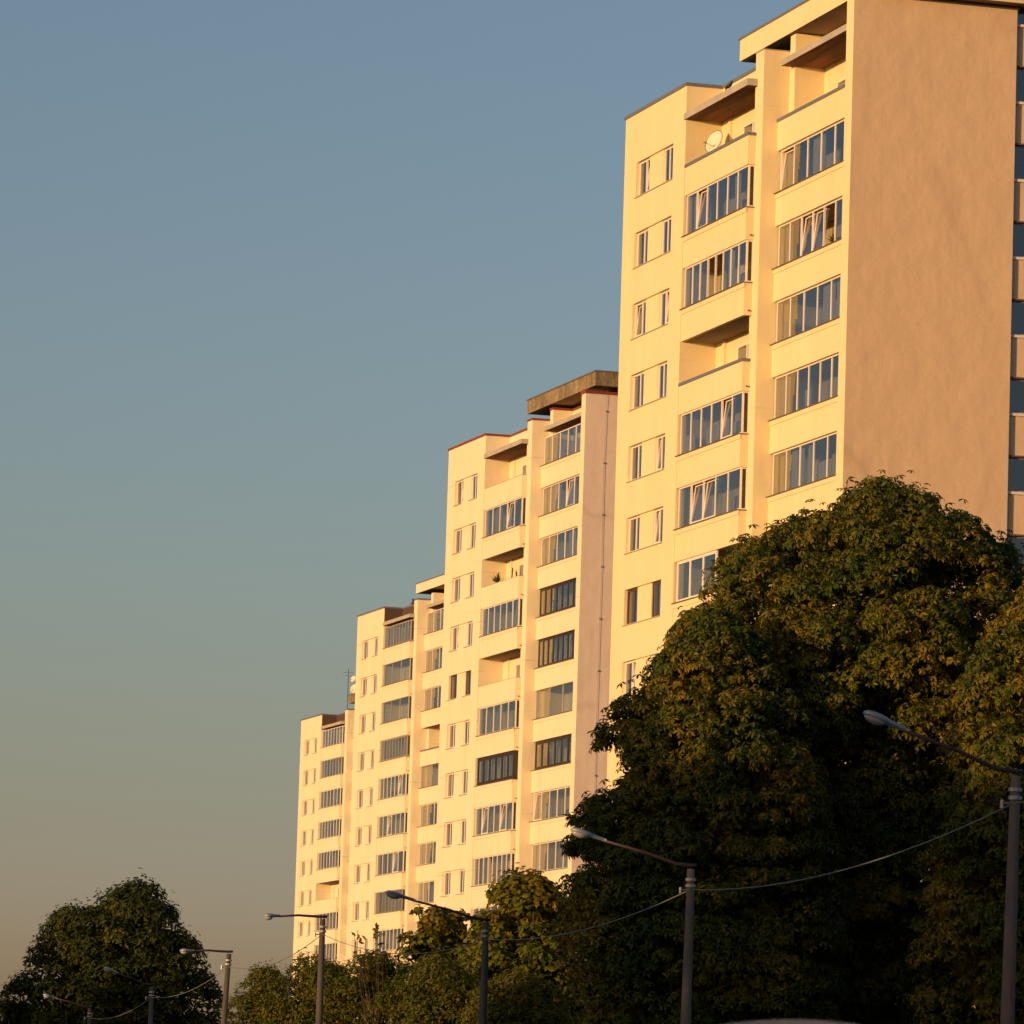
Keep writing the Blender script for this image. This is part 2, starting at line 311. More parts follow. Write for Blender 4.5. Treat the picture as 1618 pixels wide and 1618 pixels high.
def glazed(tw, name, s0, s1, d, z0, z1, widths, fm='fwhite', gm_='glass', tilt=(), opened=(), curt=.25, side=None, bar=.055, label=None, drape=(), yellow=()):
    """a framed row of panes standing in the plane y=d; widths are relative pane widths"""
    fmat = MT[fm]; T = bar; DP = .07; W_ = s1-s0; tot = sum(widths)
    b = MB(); b.box(s0, s1, d, d+DP, z0, z0+T); b.box(s0, s1, d, d+DP, z1-T, z1)
    xs = [s0]
    for w in widths: xs.append(xs[-1]+W_*w/tot)
    for i, x in enumerate(xs):
        if i == 0: b.box(x, x+T, d, d+DP, z0+T, z1-T)
        elif i == len(xs)-1: b.box(x-T, x, d, d+DP, z0+T, z1-T)
        else: b.box(x-T*.55, x+T*.55, d, d+DP, z0+T, z1-T)
    if side:    # glazing turns the corner towards the pier
        T2 = .03; b.box(s1-DP, s1, side-T2, side, z0, z1); b.box(s1-DP, s1, d+DP, side-T2, z0, z0+T); b.box(s1-DP, s1, d+DP, side-T2, z1-T, z1)
    o = link(name, b.mesh(name, fmat), tw, label=label)
    for i in range(len(widths)):
        x0 = xs[i]+T*.6; x1 = xs[i+1]-T*.6; w = x1-x0; cx = (x0+x1)/2; h = z1-z0-2*T
        if i in opened: pass
        elif i in tilt:
            ang = .11
            link('sash', sash_frame(w, h, .05, fmat), o, (cx, d+.03, z0+T), (-ang, 0, 0))
            link('pane', cached_box('pane', w-.1, .02, h-.1, MT[gm_]), o, (cx, d+.03+.05*ang, z0+T+.05), (-ang, 0, 0))
        else:
            link('pane', cached_box('pane', w, .02, h, MT[gm_]), o, (cx, d+.035, z0+T), (random.gauss(0, .003), 0, random.gauss(0, .004)))
        if i in drape: link('drape', wavy('curtain', w*.98, h, MT['drape']), o, (cx, d+.2, z0+T))
        elif i in yellow: link('curtain', wavy('curtain', w*.98, h, MT['yellow']), o, (cx, d+.2, z0+T))
        elif i not in opened and random.random() < curt:
            hh = h*random.choice((1, 1, .5)); link('curtain', wavy('curtain', w*random.choice((1, .6)), hh, MT['curtain']), o, (cx, d+.22, z0+T))
    if side: link('pane', MB().box(-.01, .01, 0, side-.03-d-DP, 0, z1-z0-2*T).mesh('pane', MT['glass_side']), o, (s1-.012, d+DP, z0+T))
    return o
MT['yellow'] = plain('yellow_blind', (.6, .38, .05), .8)

def wall_holes(b, s0, s1, z0, z1, d, holes, depth, mi=0, sides=True):
    """front wall in plane y=d with rectangular openings and their reveals"""
    xs = sorted({s0, s1, *[h[0] for h in holes], *[h[1] for h in holes]}); zs = sorted({z0, z1, *[h[2] for h in holes], *[h[3] for h in holes]})
    for x0, x1 in zip(xs[:-1], xs[1:]):
        for a, c in zip(zs[:-1], zs[1:]):
            mx, mz = (x0+x1)/2, (a+c)/2
            if any(h[0] < mx < h[1] and h[2] < mz < h[3] for h in holes): continue
            b.face([(x0, d, a), (x1, d, a), (x1, d, c), (x0, d, c)], mi)
    for x0, x1, a, c in holes:
        e = d+depth
        b.face([(x0, d, a), (x0, d, c), (x0, e, c), (x0, e, a)], mi); b.face([(x1, d, c), (x1, d, a), (x1, e, a), (x1, e, c)], mi)
        b.face([(x0, d, a), (x0, e, a), (x1, e, a), (x1, d, a)], mi); b.face([(x0, d, c), (x1, d, c), (x1, e, c), (x0, e, c)], mi)

S_B0, S_B1, S_P0, S_P1 = 7.50, 14.74, 14.50, 15.40     # balcony column, pier
S_R1, S_G1 = 22.69, 23.42                               # end of right loggias, gable
D_BB, D_PF, D_RS, D_RB, D_RF = 1.45, .336, 1.35, 2.5, .93
GABLE_D1, BACK_D = 7.05, 14.0
NF = 13                                                 # floors below the top one

def parapet(tw, mats, s0, s1, d0, d1, z0, z1, cap, side_to=None, thick=.14, proud=0):
    b = MB(); b.box(s0, s1, d0, d0+thick, z0, z1)
    if side_to: b.box(s1-thick, s1, d0+thick, side_to, z0, z1)
    o = link('balcony_parapet', b.mesh('balcony_parapet', mats[0]), tw)
    c = MB()
    if cap == 'coping':    # grey sheet-metal coping on open balconies
        c.box(s0, s1+.04, d0-.05, d0+thick+.04, z1, z1+.11)
        if side_to: c.box(s1-thick-.04, s1+.04, d0+thick+.04, side_to, z1, z1+.11)
        link('coping', c.mesh('coping', mats[1]), o)
    elif cap == 'thin':
        c.box(s0, s1+.02, d0-.02, d0+thick+.02, z1, z1+.03)
        if side_to: c.box(s1-thick-.02, s1+.02, d0+thick+.02, side_to, z1, z1+.03)
        link('coping', c.mesh('coping', MT['slab']), o)
    else:                  # thin sill with a moulding below it
        c.box(s0-.02, s1+.05, d0-.10, d0+thick, z1, z1+.03)
        c.box(s0, s1+.02, d0-.035, d0, z1-.17, z1)
        if side_to: c.box(s1, s1+.05, d0+thick, side_to, z1, z1+.03)
        o2 = link('sill', c.mesh('sill', [MT['cap_dark'], mats[0]]), o)
        o2.data.polygons.foreach_set('material_index', [0]*6+[1]*6+([0]*6 if side_to else []))
    return o

def tower(idx, spec):
    ox, oy = ORG[idx]; wm, gmat, capm = MT[spec['wall']], MT[spec['gable']], MT[spec['cap']]
    tw = thing('tower_block', (ox, oy, 0), PHI-math.pi/2, spec['label'], 'apartment building', 'tall apartment blocks in a staggered row')
    # --- flat left bay with paired windows
    b = MB(); holes = []
    for k in range(NF):
        zb = H-3.35-FL*k; holes.append((1.54, 6.05, zb, zb+1.38))
    wall_holes(b, 0, S_B0, 0, H, 0, holes, .13)
    b.face([(0, 0, 0), (0, 0, H), (0, BACK_D, H), (0, BACK_D, 0)])
    b.face([(S_B0, 0, 0), (S_B0, D_BB, 0), (S_B0, D_BB, H), (S_B0, 0, H)])
    b.face([(0, .25, H), (S_B0, .25, H), (S_B0, 0, H), (0, 0, H)][::-1]); b.face([(0, .25, H-.5), (S_B0, .25, H-.5), (S_B0, .25, H), (0, .25, H)])
    link('wall', b.mesh('wall', wm), tw)
    c = MB(); c.box(-.06, S_B0+.06, -.06, .28, H+.002, H+.12); c.box(S_B0-.25, S_B0+.06, .28, D_BB+.1, H+.002, H+.12)
    c.box(S_B0+.06, S_P0-.001, D_BB-.06, D_BB+.28, H+.002, H+.12)
    link('roof_coping', c.mesh('roof_coping', capm), tw)
    r = MB(); r.box(.01, S_P1, D_BB+.25, BACK_D, H-.6, H-.4); link('roof', r.mesh('roof', MT['cap_grey']), tw)
    for k in range(NF):
        zb = H-3.35-FL*k
        fm, tl = spec['win'].get(k, ('fwhite', ()))
        p = MB(); p.box(2.94, 4.65, .085, .30, zb, zb+1.38); link('window_panel', p.mesh('window_panel', wm), tw)
        for wi, (a, c_) in enumerate(((1.54, 2.94), (4.65, 6.05))):
            ws = (1.0, .62) if wi == 0 else (.7, .9)
            glazed(tw, 'window', a+.003, c_-.003, .13, zb+.003, zb+1.377, ws, fm, 'glass', tilt=[t_-2*wi for t_ in tl if t_//2 == wi], curt=.2, bar=.075, label='window with brown frames' if fm == 'fbrown' else None)
        s = MB()
        if idx == 0: s.box(1.46, 6.08, -.05, .12, zb-.035, zb-.003)
        else: s.box(1.42, 3.02, -.06, .12, zb-.05, zb-.003); s.box(4.5, 6.1, -.06, .12, zb-.05, zb-.003)
        link('sill', s.mesh('sill', MT['slab']), tw)
    if idx >= 2:
        cl = MB(); cl.box(S_B0+.002, S_B0+.03, .03, D_BB-.002, H-1.05, H-.003); cl.box(S_B0+.03, S_P0-.003, D_BB-.04, D_BB-.004, H-1.05, H-.003)
        link('roof_side_cladding', cl.mesh('roof_side_cladding', MT['clad']), tw)
    # rooms behind the paired windows
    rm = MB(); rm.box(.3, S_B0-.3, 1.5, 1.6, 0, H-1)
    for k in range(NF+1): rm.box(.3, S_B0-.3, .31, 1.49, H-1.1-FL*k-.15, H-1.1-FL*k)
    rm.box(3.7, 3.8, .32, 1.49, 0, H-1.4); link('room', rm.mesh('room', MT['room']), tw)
    # --- balcony column: back wall, pier
    bb = MB(); bb.box(S_B0+.002, S_P1-.01, D_BB, D_BB+.25, 0, H)
    link('balcony_back_wall', bb.mesh('balcony_back_wall', wm), tw)
    pr = MB(); pr.box(S_P0, S_P1, D_PF, D_RS, 0, H-.08); link('pier', pr.mesh('pier', wm), tw)
    pc = MB(); pc.box(S_P0-.03, S_P1+.03, D_PF-.03, D_RS+.1, H-.078, H+(.04 if idx else -.05)); link('roof_coping', pc.mesh('roof_coping', capm if idx != 0 else MT['slab']), tw)
    up = spec['up']
    st = MB(); st.box(S_P1+.001, 15.95, D_RS, D_RB, 0, H+up); st.box(15.95, S_R1+.3, D_RB, D_RB+.25, 0, H+up); st.box(S_P1-.3, 15.94, D_RB+.01, GABLE_D1, H-.5, H+up)
    link('loggia_back_wall', st.mesh('loggia_back_wall', wm), tw)
    if spec['cap'] == 'cap_red':
        cc = MB(); cc.box(S_P1-.02, 16.0, D_RS-.05, D_RB-.06, H+up, H+up+.12); cc.box(S_P1-.02, S_R1, D_RB-.06, D_RB+.3, H+up, H+up+.12); link('roof_coping', cc.mesh('roof_coping', capm), tw)
    # --- gable and body
    g = MB(); gt = H+.42
    g.box(S_R1, S_G1-.06, .86, GABLE_D1, 0, gt)
    g2 = MB(); g2.box(S_G1-.058, S_G1, .86, GABLE_D1, 0, gt)
    link('end_wall_edge', g.mesh('end_wall_edge', wm), tw)
    gl = link('gable_wall', g2.mesh('gable_wall', [gmat, wm]), tw)
    gl.data.polygons.foreach_set('material_index', [0, 0, 1, 0, 0, 0])
    cc = MB(); cc.box(S_R1-.04, S_G1+.06, .80, GABLE_D1+.05, gt+.002, gt+.16); link('roof_coping', cc.mesh('roof_coping', capm if idx else MT['cap_dark']), tw)
    bd = MB(); bd.box(.02, S_R1-.3, GABLE_D1+.01, BACK_D, 0, H-.6); link('rear_wall', bd.mesh('rear_wall', wm), tw)
    # --- big roof canopy
    s0c, z0c, z1c = spec['canopy']
    cm = MT[spec['canopy_mat']]
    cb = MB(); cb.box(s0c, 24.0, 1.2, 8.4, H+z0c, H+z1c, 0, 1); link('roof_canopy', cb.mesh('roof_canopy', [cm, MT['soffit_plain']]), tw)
    ce = MB(); ce.box(s0c-.05, 24.05, 1.14, 8.5, H+z1c+.002, H+z1c+.07); link('roof_coping', ce.mesh('roof_coping', MT['cap_grey']), tw)
    sp = MB(); sp.box(17.2, 22.0, 3.6, 6.4, H-.5, H+z0c-.002); link('roof_housing', sp.mesh('roof_housing', MT['soffit_plain']), tw)
    # --- balconies
    for k in range(-1, NF-1):
        sp_ = spec['B'].get(k, ('g', 6, ())); kind = sp_[0]
        zs = H-5.87-FL*k                                   # sill height
        opn = kind == 'o'
        parapet(tw, (wm, MT['cap_grey']), S_B0+.004, S_B1, .03, 0, zs-1.2, zs-(.11 if opn and idx == 0 else 0), ('coping' if idx == 0 else 'thin') if opn else 'sill', side_to=D_PF-.002)
        if -1 < k < 10 and random.random() < .8:
            dn = MB(); dn.tube([(S_B1-.01, .22, zs-1.02), (S_B1+.10, .22, zs-1.04)], .03, 6); link('drain_spout', dn.mesh('drain_spout', MT['armdark']), tw)
        slb = MB(); slb.box(S_B0+.004, S_P0-.003, .175, D_BB-.002, zs-1.196, zs-1.02, 0, 1); slb.box(S_P0-.003, S_B1-.145, .175, D_PF-.004, zs-1.196, zs-1.02, 0, 1)
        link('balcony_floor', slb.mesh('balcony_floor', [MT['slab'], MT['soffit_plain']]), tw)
        z1 = zs+1.6
        if kind == 'g':
            n = sp_[1]; kw = dict(sp_[3]) if len(sp_) > 3 else {}
            glazed(tw, 'balcony_glazing', S_B0+.12, S_B1-.06, .09, zs+.033, z1-.004, [1]*n if isinstance(n, int) else n, tilt=sp_[2], side=D_PF-.005, **kw)
        elif kind == 'f':      # frameless sliding glass
            glazed(tw, 'balcony_glazing', S_B0+.06, S_B1-.05, .09, zs+.033, z1-.004, [1]*3, 'falu', 'glass_clear', side=D_PF-.005, bar=.014, curt=0, label='frameless sliding glass balcony front')
        elif kind == 'h':      # left half glazed, right part open
            glazed(tw, 'balcony_glazing', S_B0+.15, 12.2, .09, zs+.033, z1-.004, [1]*3, curt=0, gm_='glass', bar=.11)
            sd = MB(); sd.box(12.14, 12.2, .17, 1.4, zs, z1-.004); link('balcony_partition', sd.mesh('balcony_partition', MT['glass_clear']), tw)
        if k == -1:            # slab roof over the top balcony
            t = MB(); t.box(S_B0-.1, S_B1+.02, -.06, D_BB-.003, H-1.32, H-1.06, 0, 1)
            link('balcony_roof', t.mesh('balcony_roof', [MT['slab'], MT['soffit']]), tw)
        # door and window on the balcony back wall, with raised surround
        dr = MB(); dr.box(S_B0+1.0, S_B0+1.25, D_BB-.10, D_BB-.002, zs-1.0, z1-.01); link('downpipe', dr.mesh('downpipe', wm), tw)
        if k < 9: glazed(tw, 'balcony_window', 10.2, 14.0, D_BB-.08, zs-.1, zs+1.15, [1, 1.4, 1], curt=.5, bar=.08); 
    # --- right loggias
    for k in range(-1, NF-1):
        sp_ = spec['R'].get(k, ('g', 5, ())); kind = sp_[0]
        zs = H-5.44-FL*k; opn = kind == 'o'
        parapet(tw, (wm, MT['cap_grey']), S_P1+.004, S_R1-.003, D_RF, 0, zs-1.19, zs-(.11 if opn else 0), 'coping' if opn else 'sill')
        slb = MB(); slb.box(15.953, S_R1-.003, D_RF+.145, D_RB-.003, zs-1.186, zs-1.02, 0, 1); slb.box(S_P1+.004, 15.953, D_RF+.145, D_RS-.003, zs-1.186, zs-1.02, 0, 1)
        link('balcony_floor', slb.mesh('balcony_floor', [MT['slab'], MT['soffit_plain']]), tw)
        z1 = zs+1.61
        if kind == 'g':
            n = sp_[1]; kw = dict(sp_[3]) if len(sp_) > 3 else {}
            glazed(tw, 'loggia_glazing', S_P1+.12, S_R1-.02, D_RF+.11, zs+.033, z1-.004, [1]*n if isinstance(n, int) else n, tilt=sp_[2], **kw)
        elif kind == 'f':
            glazed(tw, 'loggia_glazing', S_P1+.03, S_R1-.02, D_RF+.1, zs+.033, z1-.004, [1]*3, 'falu', 'glass_clear', bar=.014, curt=0, label='frameless sliding glass loggia front')
        if k == -1:
            t = MB(); t.box(S_P1+.35, S_R1-.003, D_RF-.05, D_RB-.003, H-.72, H-.48, 0, 1)
            link('balcony_roof', t.mesh('balcony_roof', [MT['slab'], MT['soffit']]), tw)
        if k < 9 and kind in 'of': glazed(tw, 'balcony_window', 17.5, 21.6, D_RB-.08, zs-.1, zs+1.15, [1, 1.4, 1], curt=.5, bar=.08)
    return tw

TOWERS = []
SP1 = dict(wall='wall1', gable='gable1', cap='cap_grey', up=.50, canopy=(10.1, .545, 1.36), canopy_mat='wall1',
    label='nearest yellow apartment block with a wide plain peach end wall behind the big chestnut',
    win={0: ('fwhite', (1,)), 2: ('fwhite', (0, 3)), 4: ('fwhite', (2,)), 5: ('fwhite', (2,)), 6: ('fbrown', ()), 7: ('fwhite', (1,))},
    B={-1: ('o',), 0: ('g', 6, (1,)), 1: ('g', [1]*8, (), {'opened': (3, 4)}), 2: ('o',), 3: ('g', 6, (4,)), 4: ('g', 5, (1, 2)), 5: ('h',), 6: ('g', 5, ())},
    R={-1: ('o',), 0: ('g', 5, (0,)), 1: ('g', 6, (2, 3), {'opened': (4,)}), 2: ('g', 5, (), {'curt': .5}), 3: ('g', 6, ()), 4: ('g', 5, (), {'curt': .6}), 5: ('g', 5, ())})
SP2 = dict(wall='wall2', gable='gable2', cap='cap_red', up=.50, canopy=(11.45, .80, 1.55), canopy_mat='concrete',
    label='second cream apartment block from the right with red roof edging and stained concrete canopy',
    win={0: ('fwhite', (1,)), 3: ('fwhite', (1,)), 4: ('fbrown', ())},
    B={-1: ('o',), 0: ('g', 5, (3,), {'opened': (), 'yellow': (1,)}), 1: ('o',), 2: ('g', 6, ()), 3: ('o',), 4: ('g', 5, ()), 5: ('g', 6, (), {'fm': 'fdark', 'curt': .85, 'bar': .19}), 6: ('g', 6, (1, 4)), 7: ('g', 8, (), {'opened': (3,)})},
    R={-1: ('g', 5, ()), 0: ('g', 5, (3,)), 1: ('g', 5, ()), 2: ('g', 7, (), {'fm': 'fdark', 'curt': .8, 'bar': .15}), 3: ('g', 8, (), {'fm': 'fdark', 'curt': .85, 'bar': .13}), 4: ('f',), 5: ('g', 6, (), {'fm': 'fdark', 'curt': .8, 'bar': .17}), 6: ('g', 5, (0,)), 7: ('g', 5, ())})
SP3 = dict(wall='wall2', gable='gable2', cap='cap_grey', up=.45, canopy=(11.75, .76, 1.43), canopy_mat='wall2',
    label='third cream apartment block from the right with grey roof edging and greyed top balcony glazing',
    win={},
    B={-1: ('g', 9, (), {'fm': 'fgrey', 'curt': .8, 'bar': .09}), 0: ('f',), 1: ('f',), 2: ('g', 9, (), {'fm': 'fgrey', 'curt': .8, 'bar': .1}), 3: ('g', 7, (5,)), 4: ('g', 6, (2,)), 5: ('g', 5, (3,), {'drape': (1,)}), 6: ('g', 8, (), {'fm': 'fgrey', 'curt': .9}), 7: ('g', 7, ())},
    R={-1: ('g', 4, ()), 0: ('g', 4, ()), 1: ('g', 4, (), {'drape': (1,)}), 2: ('o',), 3: ('f',), 4: ('g', 4, ()), 5: ('g', 4, ()), 6: ('g', 5, ())})
SP4 = dict(wall='wall2', gable='gable2', cap='cap_grey', up=.45, canopy=(12.3, .78, 1.5), canopy_mat='concrete',
    label='farthest and leftmost cream apartment block, smallest in the picture, rising against the evening sky',
    win={},
    B={-1: ('g', 7, (), {'curt': .2}), 0: ('g', 7, (), {'fm': 'falu', 'curt': .7}), 1: ('g', 6, (), {'drape': (2, 4)}), 2: ('g', 7, ()), 3: ('g', 7, (), {'drape': (0, 2)}), 4: ('o',), 5: ('g', 6, ()), 6: ('g', 7, (), {'drape': (1,)})},
    R={})
for i, sp in enumerate((SP1, SP2, SP3, SP4)): TOWERS.append(tower(i, sp))
def tw_pt(i, s, d, z):
    ox, oy = ORG[i]; return Vector((ox+math.sin(PHI)*s+math.cos(PHI)*d, oy-math.cos(PHI)*s+math.sin(PHI)*d, H+z))

# set-back loggia front right of the nearest gable
t0 = TOWERS[0]
wb = MB(); wb.box(21.5, 23.30, GABLE_D1+.002, GABLE_D1+.004, 0, H+.3)
for k in range(-1, NF):
    z1 = H-1.57-FL*k; z0 = z1-1.29
    p = MB(); p.box(23.05, 23.28, GABLE_D1+.01, 13.8, z1, z1+1.49); link('balcony_parapet', p.mesh('balcony_parapet', MT['gable1']), t0)
    s = MB(); s.box(23.0, 23.34, GABLE_D1+.012, 13.8, z1-.06, z1-.002, 1); s.box(23.0, 23.34, GABLE_D1+.012, 13.8, z0-.10, z0-.004, 0)
    link('sill', s.mesh('sill', [MT['fwhite'], MT['cap_dark']]), t0)
    fb = MB()
    for j in range(5): fb.box(23.12, 23.2, GABLE_D1+.02+j*1.3, GABLE_D1+.1+j*1.3, z0+.05, z1-.115)
    fb.box(23.12, 23.2, GABLE_D1+.02, GABLE_D1+5.3, z0, z0+.05); fb.box(23.12, 23.2, GABLE_D1+.02, GABLE_D1+5.3, z1-.115, z1-.065)
    fo = link('loggia_glazing', fb.mesh('loggia_glazing', MT['fgrey']), t0)
    for j in range(4): link('pane', cached_box('pane_side', .02, 1.2, z1-z0-.08, MT['glass_dark']), fo, (23.16, GABLE_D1+.70+j*1.3, z0+.01))
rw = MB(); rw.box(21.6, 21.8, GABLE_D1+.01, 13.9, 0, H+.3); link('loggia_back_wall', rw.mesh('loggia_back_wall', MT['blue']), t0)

# lightning conductor down the second block's gable
lc = MB(); cpts = [(S_G1+.06, 2.05, H+.7), (S_G1+.05, 2.02, H-.5)]
z = H-.5
while z > 6: z -= 2.8; cpts.append((S_G1+.05, 2.0+random.uniform(-.03, .03), z))
lc.tube(cpts, .008, 5)
for p in cpts[1::1]: lc.box(S_G1+.001, S_G1+.08, p[1]-.025, p[1]+.025, p[2]-.04, p[2]+.04)
link('lightning_conductor', lc.mesh('lightning_conductor', MT['cable']), TOWERS[1])

# ---------------------------------------------------------------- dishes, aerials, birds, plants
def dish(loc, r, rz, label, tilt=.35, mast=.5):
    t = thing('satellite_dish', loc, rz, label, 'satellite dish')
    b = MB(); n, m = 16, 4
    rings = []
    for j in range(m+1):
        rr = r*j/m; rings.append([(rr*math.cos(2*math.pi*i/n), -.22*r*(1-(j/m)**2)*-1, rr*math.sin(2*math.pi*i/n)*1.08) for i in range(n)])
    for j in range(m):
        for i in range(n):
            b.face([rings[j][i], rings[j][(i+1) % n], rings[j+1][(i+1) % n], rings[j+1][i]])
    rim = MB(); rim.tube([rings[m][i % n] for i in range(n+1)], .018, 5, cap=False)
    o = link('reflector', b.mesh('reflector', MT['dish'], True), t, (0, 0, mast+r*.6), (-tilt, 0, 0)); link('rim', rim.mesh('rim', MT['metal']), o)
    a = MB(); a.tube([(0, .1, mast+r*.1), (0, -r*.9, mast+r*.35)], .015, 5); a.box(-.05, .05, -r*.9-.1, -r*.9, mast+r*.3, mast+r*.42); link('feed_arm', a.mesh('feed_arm', MT['metal']), t)
    p = MB(); p.tube([(0, .15, 0), (0, .15, mast+r*.6)], .025, 6); link('mast', p.mesh('mast', MT['metal']), t)
    return t
dish(tw_pt(0, 8.64, .75, -3.56), .44, PHI-math.pi/2+.41, 'large cream satellite dish on the open top balcony of the nearest block', mast=1.0)
dish(tw_pt(3, 12.9, 1.5, 1.55), .42, PHI-math.pi/2+.9, 'round satellite dish on the far concrete canopy, the lower and right one', mast=.3)
dish(tw_pt(3, 12.45, 1.5, 1.55), .30, PHI-math.pi/2+.6, 'small satellite dish on a tall mast at the tip of the far concrete canopy', mast=1.3)
b = MB(); b.tube([(0, 0, -3.2), (0, 0, 2.4)], .03, 5); b.tube([(-.5, 0, 2.1), (.5, 0, 2.1)], .015, 4); b.tube([(-.35, 0, 1.8), (.35, 0, 1.8)], .015, 4)
tag(link('aerial', b.mesh('aerial', MT['black']), None, tw_pt(3, 12.3, 1.1, 1.5)), 'thin dark aerial mast beside the dishes on the far concrete canopy', 'aerial')
b = MB(); b.tube([(0, 0, 0), (0, 0, .45)], .16, 8); b.tube([(0, 0, .45), (0, 0, .75)], .07, 8)
tag(link('roof_vent', b.mesh('roof_vent', MT['black']), None, tw_pt(2, 9.2, 1.7, -.1)), 'small dark vent pipe standing on the roof edge of the third block', 'roof vent')
def bird(loc, rz, label):
    t = thing('bird', loc, rz, label, 'bird')
    b = MB(); b.tube([(-.22, 0, .10), (-.12, 0, .15), (0, 0, .2), (.12, 0, .27), (.19, 0, .36), (.25, 0, .38), (.33, 0, .37)], [.02, .05, .10, .10, .055, .05, .01], 8)
    link('body', b.mesh('body', MT['black'], True), t)
    w = MB(); w.tube([(-.30, .0, .06), (-.1, .07, .17), (.08, .09, .24)], [.01, .04, .03], 6); w.tube([(-.30, .0, .06), (-.1, -.07, .17), (.08, -.09, .24)], [.01, .04, .03], 6); link('wing', w.mesh('wing', MT['black'], True), t)
    for yy in (-.03, .03): link('leg', MB().tube([(0, yy, 0), (0, yy, .14)], .008, 4).mesh('leg', MT['black']), t)
    t.scale = (.8, .8, .8)
BIRD = bird(tw_pt(0, 12.3, .05, -1.06), PHI-math.pi/2+.3, 'dark bird perched on the slab roof over the top balcony')
def plant(loc, label, h=.5):
    t = thing('potted_plant', loc, 0, label, 'potted plant')
    p = MB(); p.tube([(0, 0, 0), (0, 0, .2)], [.08, .12], 10); link('pot', p.mesh('pot', MT['wood']), t)
    b = MB()
    for i in range(60):
        a = random.uniform(0, 6.28); e = random.uniform(.2, 1.4); L = random.uniform(.5, 1)*h; d = Vector((math.cos(a)*math.cos(e), math.sin(a)*math.cos(e), math.sin(e)))
        s = d.cross(Vector((0, 0, 1))).normalized()*.03; o = Vector((0, 0, .2)); b.face([o, o+d*L*.6+s, o+d*L, o+d*L*.6-s])
    link('foliage', b.mesh('foliage', MT['leaf_maple']), t)
plant(tw_pt(0, 21.0, 1.25, -8.3), 'bushy plant in a pot behind the open pane of the second loggia down')
plant(tw_pt(1, 8.6, .6, -8.65), 'dark pot plant in the left corner of the open balcony of the red-edged block', .7)
b = MB(); b.tube([(0, 0, 0), (.1, .35, 2.1)], .04, 5); b.tube([(.4, .1, 0), (.3, .35, 1.9)], .045, 5); b.box(-.25, .0, -.02, .02, -.0, .3)
tag(link('garden_tools', b.mesh('garden_tools', MT['bark']), None, tw_pt(1, 9.9, 1.0, -9.75)), 'long-handled tools leaning in the open balcony of the red-edged block', 'tools')

# ---------------------------------------------------------------- trees
def np_mesh(name, V, nq, mat):
    """V: (n*nq*4, 3) vertices, each run of four is one quad"""
    me = bpy.data.meshes.new(name); nf = len(V)//4
    me.vertices.add(len(V)); me.vertices.foreach_set('co', V.astype(np.float32).ravel())
    me.loops.add(len(V)); me.loops.foreach_set('vertex_index', np.arange(len(V), dtype=np.int32))
    me.polygons.add(nf); me.polygons.foreach_set('loop_start', np.arange(0, len(V), 4, dtype=np.int32)); me.polygons.foreach_set('loop_total', np.full(nf, 4, dtype=np.int32))
    me.materials.append(mat); me.update(calc_edges=True); me.validate(); return me
def leaf_template(kind):
    nsp = 2 if kind == 'pair' else 3
    q = []
    if kind == 'palmate':      # drooping hand-shaped leaf: six leaflets
        for i, a in enumerate(np.linspace(-2.2, 2.2, 5)):
            L = 1.0-.25*abs(a)/2.2; c, s = math.cos(a), math.sin(a); w = .22*L
            def P(t, o, z): return (c*t-s*o, s*t+c*o, z)
            q += [P(.02, 0, 0), P(.62*L, w, -.18), P(L, 0, -.5), P(.62*L, -w, -.18)]
    elif kind == 'lobed':
        for a in (-.9, 0, .9):
            c, s = math.cos(a), math.sin(a)
            def P(t, o, z): return (c*t-s*o, s*t+c*o, z)
            q += [P(-.1, 0, 0), P(.5, .3, -.06), P(1., 0, -.2), P(.5, -.3, -.06)]
    else:                      # spray of small leaves
        for i in range(nsp):
            a = i*2.1+.4; r = .35*i; c, s = math.cos(a), math.sin(a)
            def P(t, o, z): return (c*t-s*o+r*.8, s*t+c*o+r*.3, z+.25*(i % 2))
            q += [P(0, 0, 0), P(.35, .25, -.05), P(.75, 0, -.15), P(.35, -.25, -.05)]
    return np.array(q)
def scatter(tmpl, P, Nrm, size):
    """place template at points P with the z axis along Nrm, random spin"""
    n = len(P); Nrm = Nrm/np.linalg.norm(Nrm, axis=1, keepdims=True)
    h = RS.normal(size=(n, 3)); X = np.cross(h, Nrm); X /= np.linalg.norm(X, axis=1, keepdims=True)+1e-9; Y = np.cross(Nrm, X)
    s = (size*RS.uniform(.65, 1.25, n))[:, None, None]
    T = tmpl[None]*s
    return (P[:, None]+T[..., 0:1]*X[:, None]+T[..., 1:2]*Y[:, None]+T[..., 2:3]*Nrm[:, None]).reshape(-1, 3)
